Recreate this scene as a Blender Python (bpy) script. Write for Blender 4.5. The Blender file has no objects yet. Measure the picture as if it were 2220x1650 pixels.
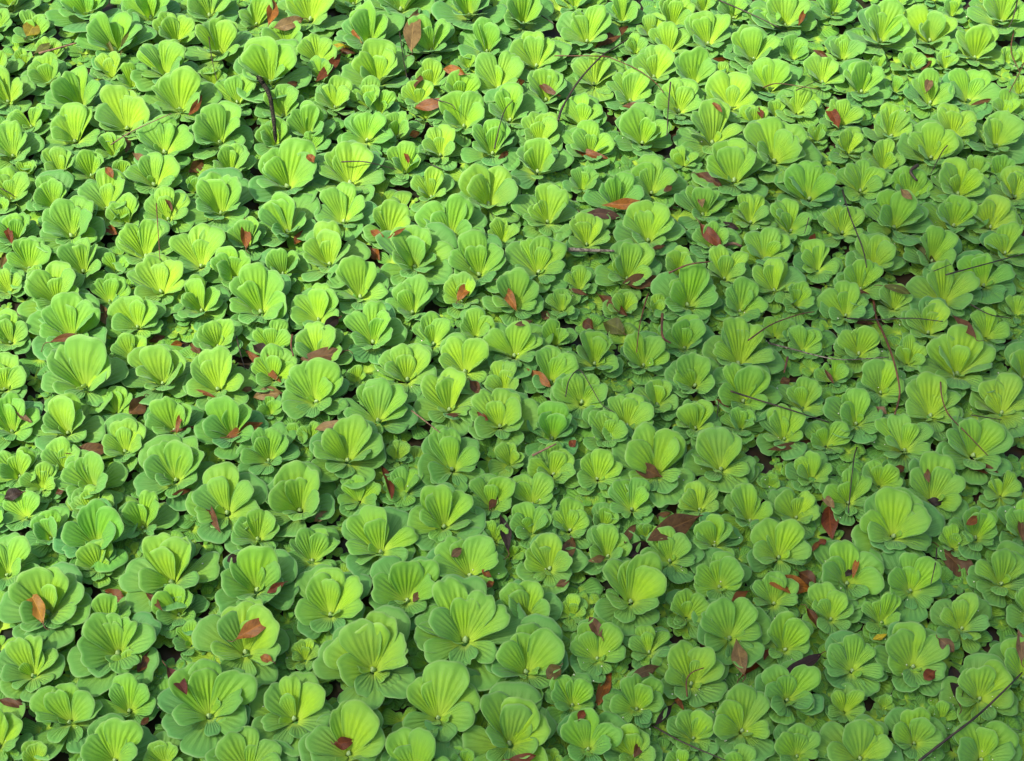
import bpy, math, random
import numpy as np
from mathutils import Vector, Matrix, Euler

R = math.radians
rng = random.Random(7)
nrg = np.random.default_rng(11)
scene = bpy.context.scene
col = scene.collection

# ------------------------------------------------------------------ camera, sky, sun, exposure
PW, PH = 2220.0, 1650.0                    # the photograph's size in pixels
PITCH, VFOV, DIST = 53.0, 28.0, 3.56
FPX = (PH / 2) / math.tan(R(VFOV / 2))
CAM = Vector((0, -DIST * math.cos(R(PITCH)), DIST * math.sin(R(PITCH))))
cd = bpy.data.cameras.new('camera')
cam = bpy.data.objects.new('camera', cd)
col.objects.link(cam)
cam.location = CAM
cam.rotation_euler = (R(90 - PITCH), 0, 0)
cd.sensor_width = 36
cd.lens = 36 * FPX / PW
cd.clip_start, cd.clip_end = 0.1, 500
scene.camera = cam
CROT = Euler((R(90 - PITCH), 0, 0)).to_matrix()

SUN_EL, SHADOW_AZ = 57.0, 18.0
ldir = Vector((math.cos(R(SUN_EL)) * math.cos(R(SHADOW_AZ)), math.cos(R(SUN_EL)) * math.sin(R(SHADOW_AZ)), -math.sin(R(SUN_EL))))
world = bpy.data.worlds.new('World')
scene.world = world
world.use_nodes = True
wn = world.node_tree
bg = wn.nodes['Background']
sky = wn.nodes.new('ShaderNodeTexSky')
sky.sky_type = 'NISHITA'
sky.sun_disc = False
sky.dust_density = 4.0
sky.sun_elevation = R(SUN_EL)
sky.sun_rotation = math.atan2(-ldir.x, -ldir.y)
wn.links.new(sky.outputs[0], bg.inputs[0])
bg.inputs[1].default_value = 0.15
sd = bpy.data.lights.new('sun', 'SUN')
sd.energy = 3.7
sd.angle = R(1.1)
sd.color = (1.0, 0.94, 0.80)
sun = bpy.data.objects.new('sun', sd)
col.objects.link(sun)
sun.rotation_euler = ldir.to_track_quat('-Z', 'Y').to_euler()
sun.location = -ldir * 20
vs = scene.view_settings
vs.view_transform, vs.look, vs.gamma, vs.use_curve_mapping = 'Standard', 'None', 1, False
vs.exposure = 1.10

# ------------------------------------------------------------------ helpers
def ray(px, py):
    return (CROT @ Vector((px - PW / 2, -(py - PH / 2), -FPX))).normalized()

def at_height(px, py, z):
    d = ray(px, py)
    return CAM + d * ((z - CAM.z) / d.z)

def project(p):
    q = CROT.transposed() @ (Vector(p) - CAM)
    return PW / 2 + FPX * q.x / -q.z, PH / 2 - FPX * q.y / -q.z

def px_size(p):                            # metres per photograph pixel at p
    return -(CROT.transposed() @ (Vector(p) - CAM)).z / FPX

def tag(o, label=None, cat=None, group=None, kind=None):
    if label: o['label'] = label
    if cat: o['category'] = cat
    if group: o['group'] = group
    if kind: o['kind'] = kind

def mesh_np(name, V, F, UV=None, C=None, mat=None):
    me = bpy.data.meshes.new(name)
    V = np.asarray(V, np.float32); F = np.asarray(F, np.int32)
    n, k = F.shape
    me.vertices.add(len(V)); me.vertices.foreach_set('co', V.ravel())
    me.loops.add(n * k); me.loops.foreach_set('vertex_index', F.ravel())
    me.polygons.add(n)
    me.polygons.foreach_set('loop_start', np.arange(0, n * k, k, dtype=np.int32))
    me.polygons.foreach_set('loop_total', np.full(n, k, np.int32))
    me.polygons.foreach_set('use_smooth', np.ones(n, bool))
    if UV is not None:
        l = me.uv_layers.new(name='UVMap')
        l.data.foreach_set('uv', np.asarray(UV, np.float32)[F.ravel()].ravel())
    if C is not None:
        a = me.color_attributes.new('Col', 'FLOAT_COLOR', 'POINT')
        a.data.foreach_set('color', np.asarray(C, np.float32).ravel())
    me.update(calc_edges=True)
    me.validate()
    if mat: me.materials.append(mat)
    return me

def link(name, me, parent=None):
    o = bpy.data.objects.new(name, me)
    col.objects.link(o)
    if parent: o.parent = parent
    return o

def tube(pts, rad, ns=7):
    pts = np.asarray(pts, float)
    n = len(pts)
    rad = np.broadcast_to(np.asarray(rad, float), (n,))
    T = np.gradient(pts, axis=0)
    T /= np.linalg.norm(T, axis=1)[:, None] + 1e-12
    up = np.array([0.03, 0.02, 1.0])
    A = np.cross(T, up); A /= np.linalg.norm(A, axis=1)[:, None] + 1e-12
    B = np.cross(T, A)
    an = np.linspace(0, 2 * math.pi, ns, endpoint=False)
    V = (pts[:, None] + rad[:, None, None] * (np.cos(an)[None, :, None] * A[:, None] + np.sin(an)[None, :, None] * B[:, None])).reshape(-1, 3)
    F = [(i * ns + j, i * ns + (j + 1) % ns, (i + 1) * ns + (j + 1) % ns, (i + 1) * ns + j) for i in range(n - 1) for j in range(ns)]
    V = np.vstack([V, pts[:1], pts[-1:]])
    F += [(len(V) - 2, (j + 1) % ns, j, j) for j in range(ns)]
    F += [(len(V) - 1, (n - 1) * ns + j, (n - 1) * ns + (j + 1) % ns, (n - 1) * ns + (j + 1) % ns) for j in range(ns)]
    return V, F

def tube_mesh(name, pts, rad, mat, ns=7):
    V, F = tube(pts, rad, ns)
    me = bpy.data.meshes.new(name)
    me.from_pydata([tuple(v) for v in V], [], [tuple(dict.fromkeys(f)) for f in F])
    me.polygons.foreach_set('use_smooth', np.ones(len(me.polygons), bool))
    me.materials.append(mat)
    return me

def smooth_path(P, n):
    P = [Vector(p) for p in P]
    if len(P) == 2:
        return [P[0].lerp(P[1], i / (n - 1)) for i in range(n)]
    Q = [P[0] * 2 - P[1]] + P + [P[-1] * 2 - P[-2]]
    out = []
    m = len(P) - 1
    for i in range(n):
        s = i / (n - 1) * m
        k = min(int(s), m - 1); t = s - k
        a, b, c, d = Q[k:k + 4]
        out.append(0.5 * ((2 * b) + (c - a) * t + (2 * a - 5 * b + 4 * c - d) * t * t + (3 * b - a - 3 * c + d) * t ** 3))
    return out

# ------------------------------------------------------------------ materials
class NT:
    def __init__(self, name):
        self.m = bpy.data.materials.new(name)
        self.m.use_nodes = True
        self.t = self.m.node_tree
        self.t.nodes.clear()
    def n(self, typ, **kw):
        nd = self.t.nodes.new('ShaderNode' + typ)
        for k, v in kw.items():
            if k == 'inp':
                for a, b in v.items():
                    if hasattr(b, 'is_output'): self.t.links.new(b, nd.inputs[a])
                    else: nd.inputs[a].default_value = b
            else: setattr(nd, k, v)
        return nd
    def math(self, op, a, b=0.0, c=0.0):
        nd = self.n('Math', operation=op, inp={0: a, 1: b, 2: c})
        return nd.outputs[0]
    def ramp(self, x, lo, hi, a=0.0, b=1.0):
        nd = self.n('MapRange', interpolation_type='SMOOTHSTEP', inp={0: x, 1: lo, 2: hi, 3: a, 4: b})
        return nd.outputs[0]
    def mix(self, f, a, b, blend='MIX'):
        nd = self.n('Mix', data_type='RGBA', blend_type=blend)
        for i, v in ((0, f), (6, a), (7, b)):
            if hasattr(v, 'is_output'): self.t.links.new(v, nd.inputs[i])
            else: nd.inputs[i].default_value = v if i == 0 else (*v[:3], 1)
        return nd.outputs[2]
    def noise(self, scale, detail=3, vec=None, rough=0.55):
        nd = self.n('TexNoise', inp={'Scale': scale, 'Detail': detail, 'Roughness': rough})
        if vec: self.t.links.new(vec, nd.inputs['Vector'])
        return nd.outputs['Fac']
    def out(self, sh, disp=None):
        o = self.n('OutputMaterial')
        self.t.links.new(sh, o.inputs[0])
        return self.m

def lettuce_material(name, attr):
    g = NT(name)
    uv = g.n('UVMap', uv_map='UVMap').outputs[0]
    sp = g.n('SeparateXYZ', inp={0: uv})
    u, v = sp.outputs[0], sp.outputs[1]
    obj = g.n('TexCoord').outputs['Object']
    if attr: base = g.n('Attribute', attribute_name='Col').outputs['Color']
    else: base = g.n('ObjectInfo').outputs['Color']
    wob = g.noise(2.6, 3, obj)
    uu = g.math('MULTIPLY_ADD', wob, 0.11, u)
    patch = g.ramp(g.noise(3.1, 2, obj), 0.35, 0.62)
    rib = g.math('SINE', g.math('MULTIPLY', uu, 2 * math.pi * 7.5))
    rib2 = g.math('SINE', g.math('MULTIPLY', uu, 2 * math.pi * 21.0))
    rib01 = g.math('MULTIPLY_ADD', rib, 0.5, 0.5)
    groove = g.math('POWER', rib01, 1.8)
    vin = g.math('MULTIPLY', g.ramp(v, 0.15, 0.5), g.ramp(v, 0.98, 0.7))
    gm = g.math('MULTIPLY', g.math('MULTIPLY', groove, vin), patch)
    mott = g.ramp(g.noise(5.0, 4, obj), 0.3, 0.7)
    c = g.mix(g.math('MULTIPLY', mott, 0.22), base, (0.105, 0.275, 0.022))
    c = g.mix(g.math('MULTIPLY', gm, 0.12), c, (0.07, 0.19, 0.025))  # shade of the pleats painted into the grooves as darker green
    fine = g.math('MULTIPLY', g.math('MULTIPLY_ADD', rib2, 0.5, 0.5), g.math('MULTIPLY', vin, 0.13))
    uc0 = g.math('ABSOLUTE', g.math('MULTIPLY_ADD', u, 2.0, -1.0))
    bloom = g.math('MAXIMUM', g.ramp(v, 0.55, 1.0), g.math('MULTIPLY', g.ramp(uc0, 0.55, 1.0), g.ramp(v, 0.25, 0.6)))
    c = g.mix(g.math('MULTIPLY', bloom, 0.55), c, (0.095, 0.280, 0.068))
    c = g.mix(fine, c, (0.30, 0.42, 0.16))
    pale = g.math('MULTIPLY', g.ramp(v, 0.50, 0.03), 0.75)
    c = g.mix(pale, c, (0.42, 0.60, 0.06))
    uc = g.math('ABSOLUTE', g.math('MULTIPLY_ADD', u, 2.0, -1.0))
    rim = g.math('MAXIMUM', g.ramp(v, 0.955, 0.995), g.math('MULTIPLY', g.ramp(uc, 0.955, 0.99), g.ramp(v, 0.3, 0.6)))
    c = g.mix(g.math('MULTIPLY', rim, 0.30), c, (0.34, 0.48, 0.22))
    # old bites and yellowing specks that belong to the leaf
    spk = g.n('TexVoronoi', inp={'Vector': obj, 'Scale': 9.0})
    c = g.mix(g.math('MULTIPLY', g.ramp(spk.outputs['Distance'], 0.05, 0.02), 0.35), c, (0.26, 0.28, 0.06))
    back = g.n('NewGeometry').outputs['Backfacing']
    under = g.mix(g.math('MULTIPLY', groove, 0.55), (0.27, 0.36, 0.20), (0.13, 0.23, 0.11))
    c = g.mix(g.math('MULTIPLY', back, 0.8), c, under)
    h = g.math('ADD', g.math('MULTIPLY', rib, g.math('MULTIPLY', vin, -0.8)), g.math('MULTIPLY', g.noise(26.0, 3, obj), 0.35))
    bump = g.n('Bump', inp={'Strength': 0.45, 'Distance': 0.0018, 'Height': h})
    p = g.n('BsdfPrincipled', inp={'Base Color': c, 'Roughness': 0.55, 'Normal': bump.outputs[0],
            'Sheen Weight': 0.16, 'Sheen Roughness': 0.45, 'Sheen Tint': (0.72, 0.92, 0.95, 1), 'Specular IOR Level': 0.18})
    tc = g.mix(1.0, c, (0.92, 1.0, 0.30), 'MULTIPLY')
    tr = g.n('BsdfTranslucent', inp={'Color': tc, 'Normal': bump.outputs[0]})
    ms = g.n('MixShader', inp={0: 0.34, 1: p.outputs[0], 2: tr.outputs[0]})
    return g.out(ms.outputs[0])

M_LEAF = lettuce_material('lettuce_leaf', False)
M_LEAF_C = lettuce_material('lettuce_leaf_carpet', True)

def simple(name, c1, c2, scale, rough=0.6, bump=0.3, spec=0.3):
    g = NT(name)
    obj = g.n('TexCoord').outputs['Object']
    f = g.ramp(g.noise(scale, 4, obj), 0.35, 0.65)
    c = g.mix(f, c1, c2)
    b = g.n('Bump', inp={'Strength': bump, 'Distance': 0.001, 'Height': g.noise(scale * 3, 3, obj)})
    p = g.n('BsdfPrincipled', inp={'Base Color': c, 'Roughness': rough, 'Normal': b.outputs[0], 'Specular IOR Level': spec})
    return g.out(p.outputs[0])

M_BUD = simple('lettuce_bud', (0.17, 0.30, 0.09), (0.30, 0.40, 0.17), 140, 0.5)
M_TWIG = {
    'needle': simple('dark_needle', (0.018, 0.014, 0.010), (0.035, 0.022, 0.014), 60, 0.45),
    'stalk': simple('red_brown_stalk', (0.10, 0.035, 0.014), (0.05, 0.022, 0.012), 60, 0.5),
    'twig': simple('grey_brown_twig', (0.20, 0.12, 0.07), (0.08, 0.045, 0.03), 120, 0.8),
    'lichen': simple('lichen_bark', (0.045, 0.034, 0.025), (0.20, 0.18, 0.13), 170, 0.85),
}

def dry_leaf_material():
    g = NT('dry_leaf')
    uv = g.n('UVMap', uv_map='UVMap').outputs[0]
    sp = g.n('SeparateXYZ', inp={0: uv})
    u, v = sp.outputs[0], sp.outputs[1]
    obj = g.n('TexCoord').outputs['Object']
    base = g.n('ObjectInfo').outputs['Color']
    f = g.ramp(g.noise(70, 5, obj, 0.65), 0.35, 0.7)
    dark = g.mix(1.0, base, (0.38, 0.34, 0.36), 'MULTIPLY')
    c = g.mix(g.math('MULTIPLY', f, 0.7), base, dark)
    uc = g.math('ABSOLUTE', g.math('MULTIPLY_ADD', u, 2.0, -1.0))
    mid = g.ramp(uc, 0.09, 0.03)
    side = g.math('POWER', g.math('MULTIPLY_ADD', g.math('SINE', g.math('MULTIPLY', g.math('SUBTRACT', v, g.math('MULTIPLY', uc, 0.22)), 58.0)), 0.5, 0.5), 8.0)
    lite = g.mix(1.0, base, (1.6, 1.6, 1.5), 'MULTIPLY')
    c = g.mix(g.math('MULTIPLY', mid, 0.6), c, lite)
    c = g.mix(g.math('MULTIPLY', side, 0.18), c, lite)
    spots = g.ramp(g.noise(210, 2, obj), 0.64, 0.7)
    c = g.mix(g.math('MULTIPLY', spots, 0.5), c, (0.02, 0.012, 0.01))
    h = g.math('ADD', g.math('MULTIPLY', side, 0.5), g.math('ADD', mid, g.noise(120, 4, obj)))
    b = g.n('Bump', inp={'Strength': 0.5, 'Distance': 0.0009, 'Height': h})
    p = g.n('BsdfPrincipled', inp={'Base Color': c, 'Roughness': 0.5, 'Normal': b.outputs[0], 'Specular IOR Level': 0.22})
    tr = g.n('BsdfTranslucent', inp={'Color': c})
    ms = g.n('MixShader', inp={0: 0.15, 1: p.outputs[0], 2: tr.outputs[0]})
    return g.out(ms.outputs[0])
M_DRY = dry_leaf_material()

# ------------------------------------------------------------------ the water, its bank and an unseen tree added to shade it
def water():
    g = NT('pond_water')
    obj = g.n('TexCoord').outputs['Object']
    c = g.mix(g.ramp(g.noise(9, 5, obj), 0.35, 0.7), (0.010, 0.014, 0.008), (0.045, 0.024, 0.014))
    b = g.n('Bump', inp={'Strength': 0.15, 'Distance': 0.004, 'Height': g.noise(14, 3, obj)})
    p = g.n('BsdfPrincipled', inp={'Base Color': c, 'Roughness': 0.35, 'Normal': b.outputs[0], 'Specular IOR Level': 0.12})
    me = mesh_np('water', [(-7.5, -60, 0), (60, -60, 0), (60, 60, 0), (-7.5, 60, 0)], [(0, 1, 2, 3)], mat=g.out(p.outputs[0]))
    o = link('water', me)
    tag(o, kind='structure')
    xs = np.array([-60, -30, -16, -10.5, -8.6, -7.6, -7.0]); zs = np.array([1.6, 1.4, 1.0, 0.7, 0.42, 0.10, -0.3])
    ys = np.linspace(-60, 60, 61)
    V = [(x + (0.25 * math.sin(y * 1.7) + 0.2 * math.sin(y * 0.6 + 1)) * (i > 1), y, z) for y in ys for i, (x, z) in enumerate(zip(xs, zs))]
    F = [(a * 7 + b, a * 7 + b + 1, a * 7 + b + 8, a * 7 + b + 7) for a in range(60) for b in range(6)]
    o = link('bank', mesh_np('bank', V, F, mat=simple('bank_earth', (0.07, 0.05, 0.03), (0.05, 0.08, 0.025), 3, 0.9)))
    tag(o, kind='structure')
water()

def shade_tree():
    # unseen tree added for its shade, its crown between the sun and the right hand side of the bed
    r = random.Random(3)
    L = 21.0
    tgt = Vector(SHADE_AT)
    cen = tgt - ldir * L
    root = bpy.data.objects.new('unseen_shade_tree', None)
    col.objects.link(root)
    base = Vector((cen.x - 3.0, cen.y - 1.5, 0.75))
    root.location = base
    tag(root, 'unseen broadleaf tree added to shade the lower right of the bed', 'tree')
    bark = simple('bark', (0.10, 0.075, 0.05), (0.20, 0.16, 0.12), 12, 0.9, 0.6)
    top = cen - base
    trunk = smooth_path([(0, 0, -0.3), (0.5, 0.2, 2.5), (top.x * 0.35, top.y * 0.4, top.z * 0.55), (top.x * 0.8, top.y * 0.9, top.z * 0.86), tuple(top)], 26)
    parts = [tube(trunk, np.linspace(0.42, 0.06, 26), 12)]
    tips = []
    for i in range(26):
        s = r.randrange(15, 26)
        a = trunk[s]
        d = Vector((r.gauss(0, 1), r.gauss(0, 1), r.gauss(0.25, 0.6))).normalized()
        e = top + Vector((d.x * SHADE_R, d.y * SHADE_R, d.z * SHADE_R * 0.5)) * r.uniform(0.55, 0.95)
        br = smooth_path([tuple(a), tuple(a.lerp(e, 0.5) + Vector((0, 0, 0.3))), tuple(e)], 10)
        parts.append(tube(br, np.linspace(0.05, 0.012, 10), 6)); tips += br[4:]
    V, F, o = [], [], 0
    for v, f in parts:
        V += [tuple(q) for q in v]; F += [tuple(dict.fromkeys(k + o for k in q)) for q in f]; o += len(v)
    me = bpy.data.meshes.new('trunk'); me.from_pydata(V, [], F); me.materials.append(bark)
    link('trunk', me, root)
    n = SHADE_N
    P = []
    while len(P) < n:
        p = nrg.normal(size=3); p /= np.linalg.norm(p); p *= nrg.uniform(0, 1) ** 0.36
        lump = math.sin(p[0] * 5 + 1) + math.sin(p[1] * 6 + 2) + math.sin(p[2] * 5)
        if lump < -1.3 and nrg.uniform() < 0.7: continue
        P.append(p * np.array([SHADE_R, SHADE_R, SHADE_R * 0.6]) + np.array(top))
    P = np.array(P)
    a = nrg.normal(size=(n, 3)); a /= np.linalg.norm(a, axis=1)[:, None]
    b = np.cross(a, nrg.normal(size=(n, 3))); b /= np.linalg.norm(b, axis=1)[:, None]
    l = nrg.uniform(0.07, 0.13, (n, 1)); w = l * 0.45
    V = np.stack([P - a * l, P - b * w, P + a * l, P + b * w], 1).reshape(-1, 3)
    F = np.arange(4 * n).reshape(-1, 4)
    link('crown', mesh_np('crown', V, F, mat=simple('tree_foliage', (0.04, 0.09, 0.02), (0.07, 0.12, 0.03), 2, 0.5)), root)
SHADE_AT, SHADE_R, SHADE_N = (1.95, -2.25, 0.0), 3.3, 14500
shade_tree()

# ------------------------------------------------------------------ lettuce leaves: a library of fan shaped leaves, each a little different
def fan(A, curl, chan, wave, notch, seed, nu=25, nv=11):
    q = np.random.default_rng(seed)
    u = np.linspace(-1, 1, nu); v = np.concatenate([np.linspace(0, 1, nv), [1.0]])
    U, Vv = np.meshgrid(u, v)
    ph = q.uniform(0, 6.28, 4); k = q.uniform(0.75, 1.25, 4)
    asym = q.uniform(-0.12, 0.12)
    ru = 0.50 + 0.50 * np.clip(1 - np.abs(u) ** q.uniform(2.3, 3.0), 0, 1) ** 0.52
    ru = ru * (1 + asym * u) - notch * np.exp(-((u - q.uniform(-0.15, 0.15)) / 0.16) ** 2)
    ru = ru + 0.014 * np.sin(u * 5 * k[0] + ph[0]) + 0.009 * np.sin(u * 11 * k[1] + ph[1])
    r = Vv * ru[None]
    a = U * A * (1 - 0.12 * Vv)
    x = r * np.sin(a) + U * 0.05 * (1 - Vv)
    y = r * np.cos(a)
    s = np.linspace(0, 1.15, 60); fi = curl * (0.5 - s) + curl * 0.15
    Y = np.concatenate([[0], np.cumsum(np.cos(fi[:-1]) * np.diff(s))]); Z = np.concatenate([[0], np.cumsum(np.sin(fi[:-1]) * np.diff(s))])
    yc = np.clip(y, 0, 1.15)
    cy, cz, cf = np.interp(yc, s, Y), np.interp(yc, s, Z), np.interp(yc, s, fi)
    off = chan * x ** 2 * 1.6 + wave * Vv ** 2 * (np.sin(U * 4.2 * k[2] + ph[2]) + 0.5 * np.sin(U * 8 * k[3] + ph[3]))
    off += 0.009 * np.sin(U * math.pi * 5.8 * k[1] + ph[1]) * (0.7 + 0.3 * np.sin(U * 3 + ph[0])) * np.sin(math.pi * np.clip(Vv, 0, 1) ** 0.8 * 0.86)
    off[-1] -= 0.012
    P = np.stack([x, cy - off * np.sin(cf), cz + off * np.cos(cf)], -1).reshape(-1, 3)
    n = len(v)
    F = [(i * nu + j, i * nu + j + 1, (i + 1) * nu + j + 1, (i + 1) * nu + j) for i in range(n - 1) for j in range(nu - 1)]
    uv = np.stack([(U + 1) / 2, Vv], -1).reshape(-1, 2)
    return P, np.array(F), uv

LIB = {}
for kind, (a0, a1, c0, c1) in {'young': (24, 34, -0.2, 0.3), 'inner': (29, 37, 0.20, 0.65), 'narrow': (25, 32, 0.30, 0.85), 'middle': (31, 40, 0.35, 0.95), 'outer': (36, 47, 0.10, 0.50)}.items():
    LIB[kind] = [fan(R(rng.uniform(a0, a1)), rng.uniform(c0, c1), rng.uniform(0.02, 0.30), rng.uniform(0.008, 0.035),
                     rng.choice([0, 0, 0, 0.02, 0.04, 0.07]), 100 + i) for i in range(14)]
LIBM = {k: [mesh_np('leaf', *f, mat=M_LEAF) for f in v] for k, v in LIB.items()}
LOW = [fan(R(rng.uniform(36, 50)), rng.uniform(0.1, 0.6), 0.05, 0.02, 0.03, 500 + i, 9, 6) for i in range(8)]

def bud_mesh():
    V, F = [], []
    nv, nu = 9, 12
    for i in range(nv):
        t = i / (nv - 1)
        rr = 0.5 * math.sin(math.pi * (0.12 + 0.86 * t)) ** 0.8 * (1 - 0.25 * t)
        for j in range(nu):
            an = 2 * math.pi * j / nu
            k = 1 + 0.16 * math.sin(3 * an + 4 * t) + 0.05 * math.sin(7 * an)
            V.append((rr * k * math.cos(an) + 0.12 * t * t, rr * k * math.sin(an), t * 1.25))
    F = [(i * nu + j, i * nu + (j + 1) % nu, (i + 1) * nu + (j + 1) % nu, (i + 1) * nu + j) for i in range(nv - 1) for j in range(nu)]
    return mesh_np('bud', V, F, mat=M_BUD)
BUD = bud_mesh()

GOLD = R(137.508)
def leaf_plan(rad, tall, q, flat=0.0):
    """(kind, azimuth, elevation, length, start radius, height, age) of every leaf of one rosette."""
    hs = min(1.25, max(0.82, tall / 0.47))
    head = 90 + q.gauss(0, 15)             # the cup opens towards the viewer, its tall side at the back
    open_ = q.gauss(0, 5) + flat
    side = q.choice([-1, 1])
    slim = q.random() < 0.22               # some plants keep narrower paddles with gaps between them
    out = []
    def put(kind, az, e, L, age_shade, r0, z0):
        az = R(az); back = math.sin(az)
        if back > 0: L *= 1 + (hs - 1) * back
        out.append((kind, az, R(max(e, 3)), rad * L * q.uniform(0.88, 1.10), rad * r0, 0.008 + rad * z0, age_shade))
    # youngest leaf, still half rolled beside the heart
    put('young', head + side * q.uniform(60, 170), q.uniform(42, 62), q.uniform(0.28, 0.46), 0.0, 0.03, 0.12)
    if rad > 0.06 and q.random() < 0.6:
        put('young', head - side * q.uniform(70, 190), q.uniform(35, 55), q.uniform(0.32, 0.5), 0.25, 0.04, 0.11)
    # the main leaf
    put('inner', head + q.gauss(0, 16), 56 + open_ + q.gauss(0, 4), q.uniform(0.66, 0.86), 0.05, 0.05, 0.10)
    # the cup
    n = 6 if rad < 0.048 else 7 if rad < 0.085 else 8
    off = q.choice([0.5, 0.5, 0.0]) + q.gauss(0, 0.08)
    for k in range(n):
        az = head + (k - (n - 1) / 2 + (0 if n % 2 else off - 0.5)) * 360 / n + q.gauss(0, 8)
        back = math.cos(R(az - 90))
        e = 40 + 8 * back + open_ + q.gauss(0, 7)
        L = 0.98 + 0.06 * back
        if back < -0.25:
            L *= 1 - 0.22 * (-back); e -= 7 * (-back)
        put('narrow' if slim or q.random() < 0.2 else 'middle', az, e, L, 0.50 - 0.36 * back + q.gauss(0, 0.07), 0.07, 0.08)  # light painted in: lime at the back, bluer and darker at the front
    # the skirt of older leaves lying on the water
    n = 3 if rad < 0.045 else 4 if rad < 0.07 else 5
    o = q.uniform(0, 360)
    for k in range(n):
        put('outer', o + k * 360 / n + q.gauss(0, 12), q.uniform(9, 24), q.uniform(0.94, 1.10), q.uniform(0.65, 1.0), 0.09, 0.02)
    return out

def leaf_colour(t, hue, q):
    a = np.array((0.262, 0.490, 0.006)); b = np.array((0.086, 0.252, 0.070))
    k = min(1, max(0, t * 0.85 + q.gauss(0, 0.12)))
    c = a * (1 - k) + b * k
    c = c * (1 + hue * np.array((1.2, 0.4, -0.5))) * q.uniform(0.92, 1.08)
    if t > 0.7 and q.random() < 0.0: c = np.array(q.choice([(0.30, 0.36, 0.03), (0.27, 0.29, 0.04), (0.34, 0.34, 0.03)]))
    return (*np.clip(c, 0.01, 1), 1)

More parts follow.
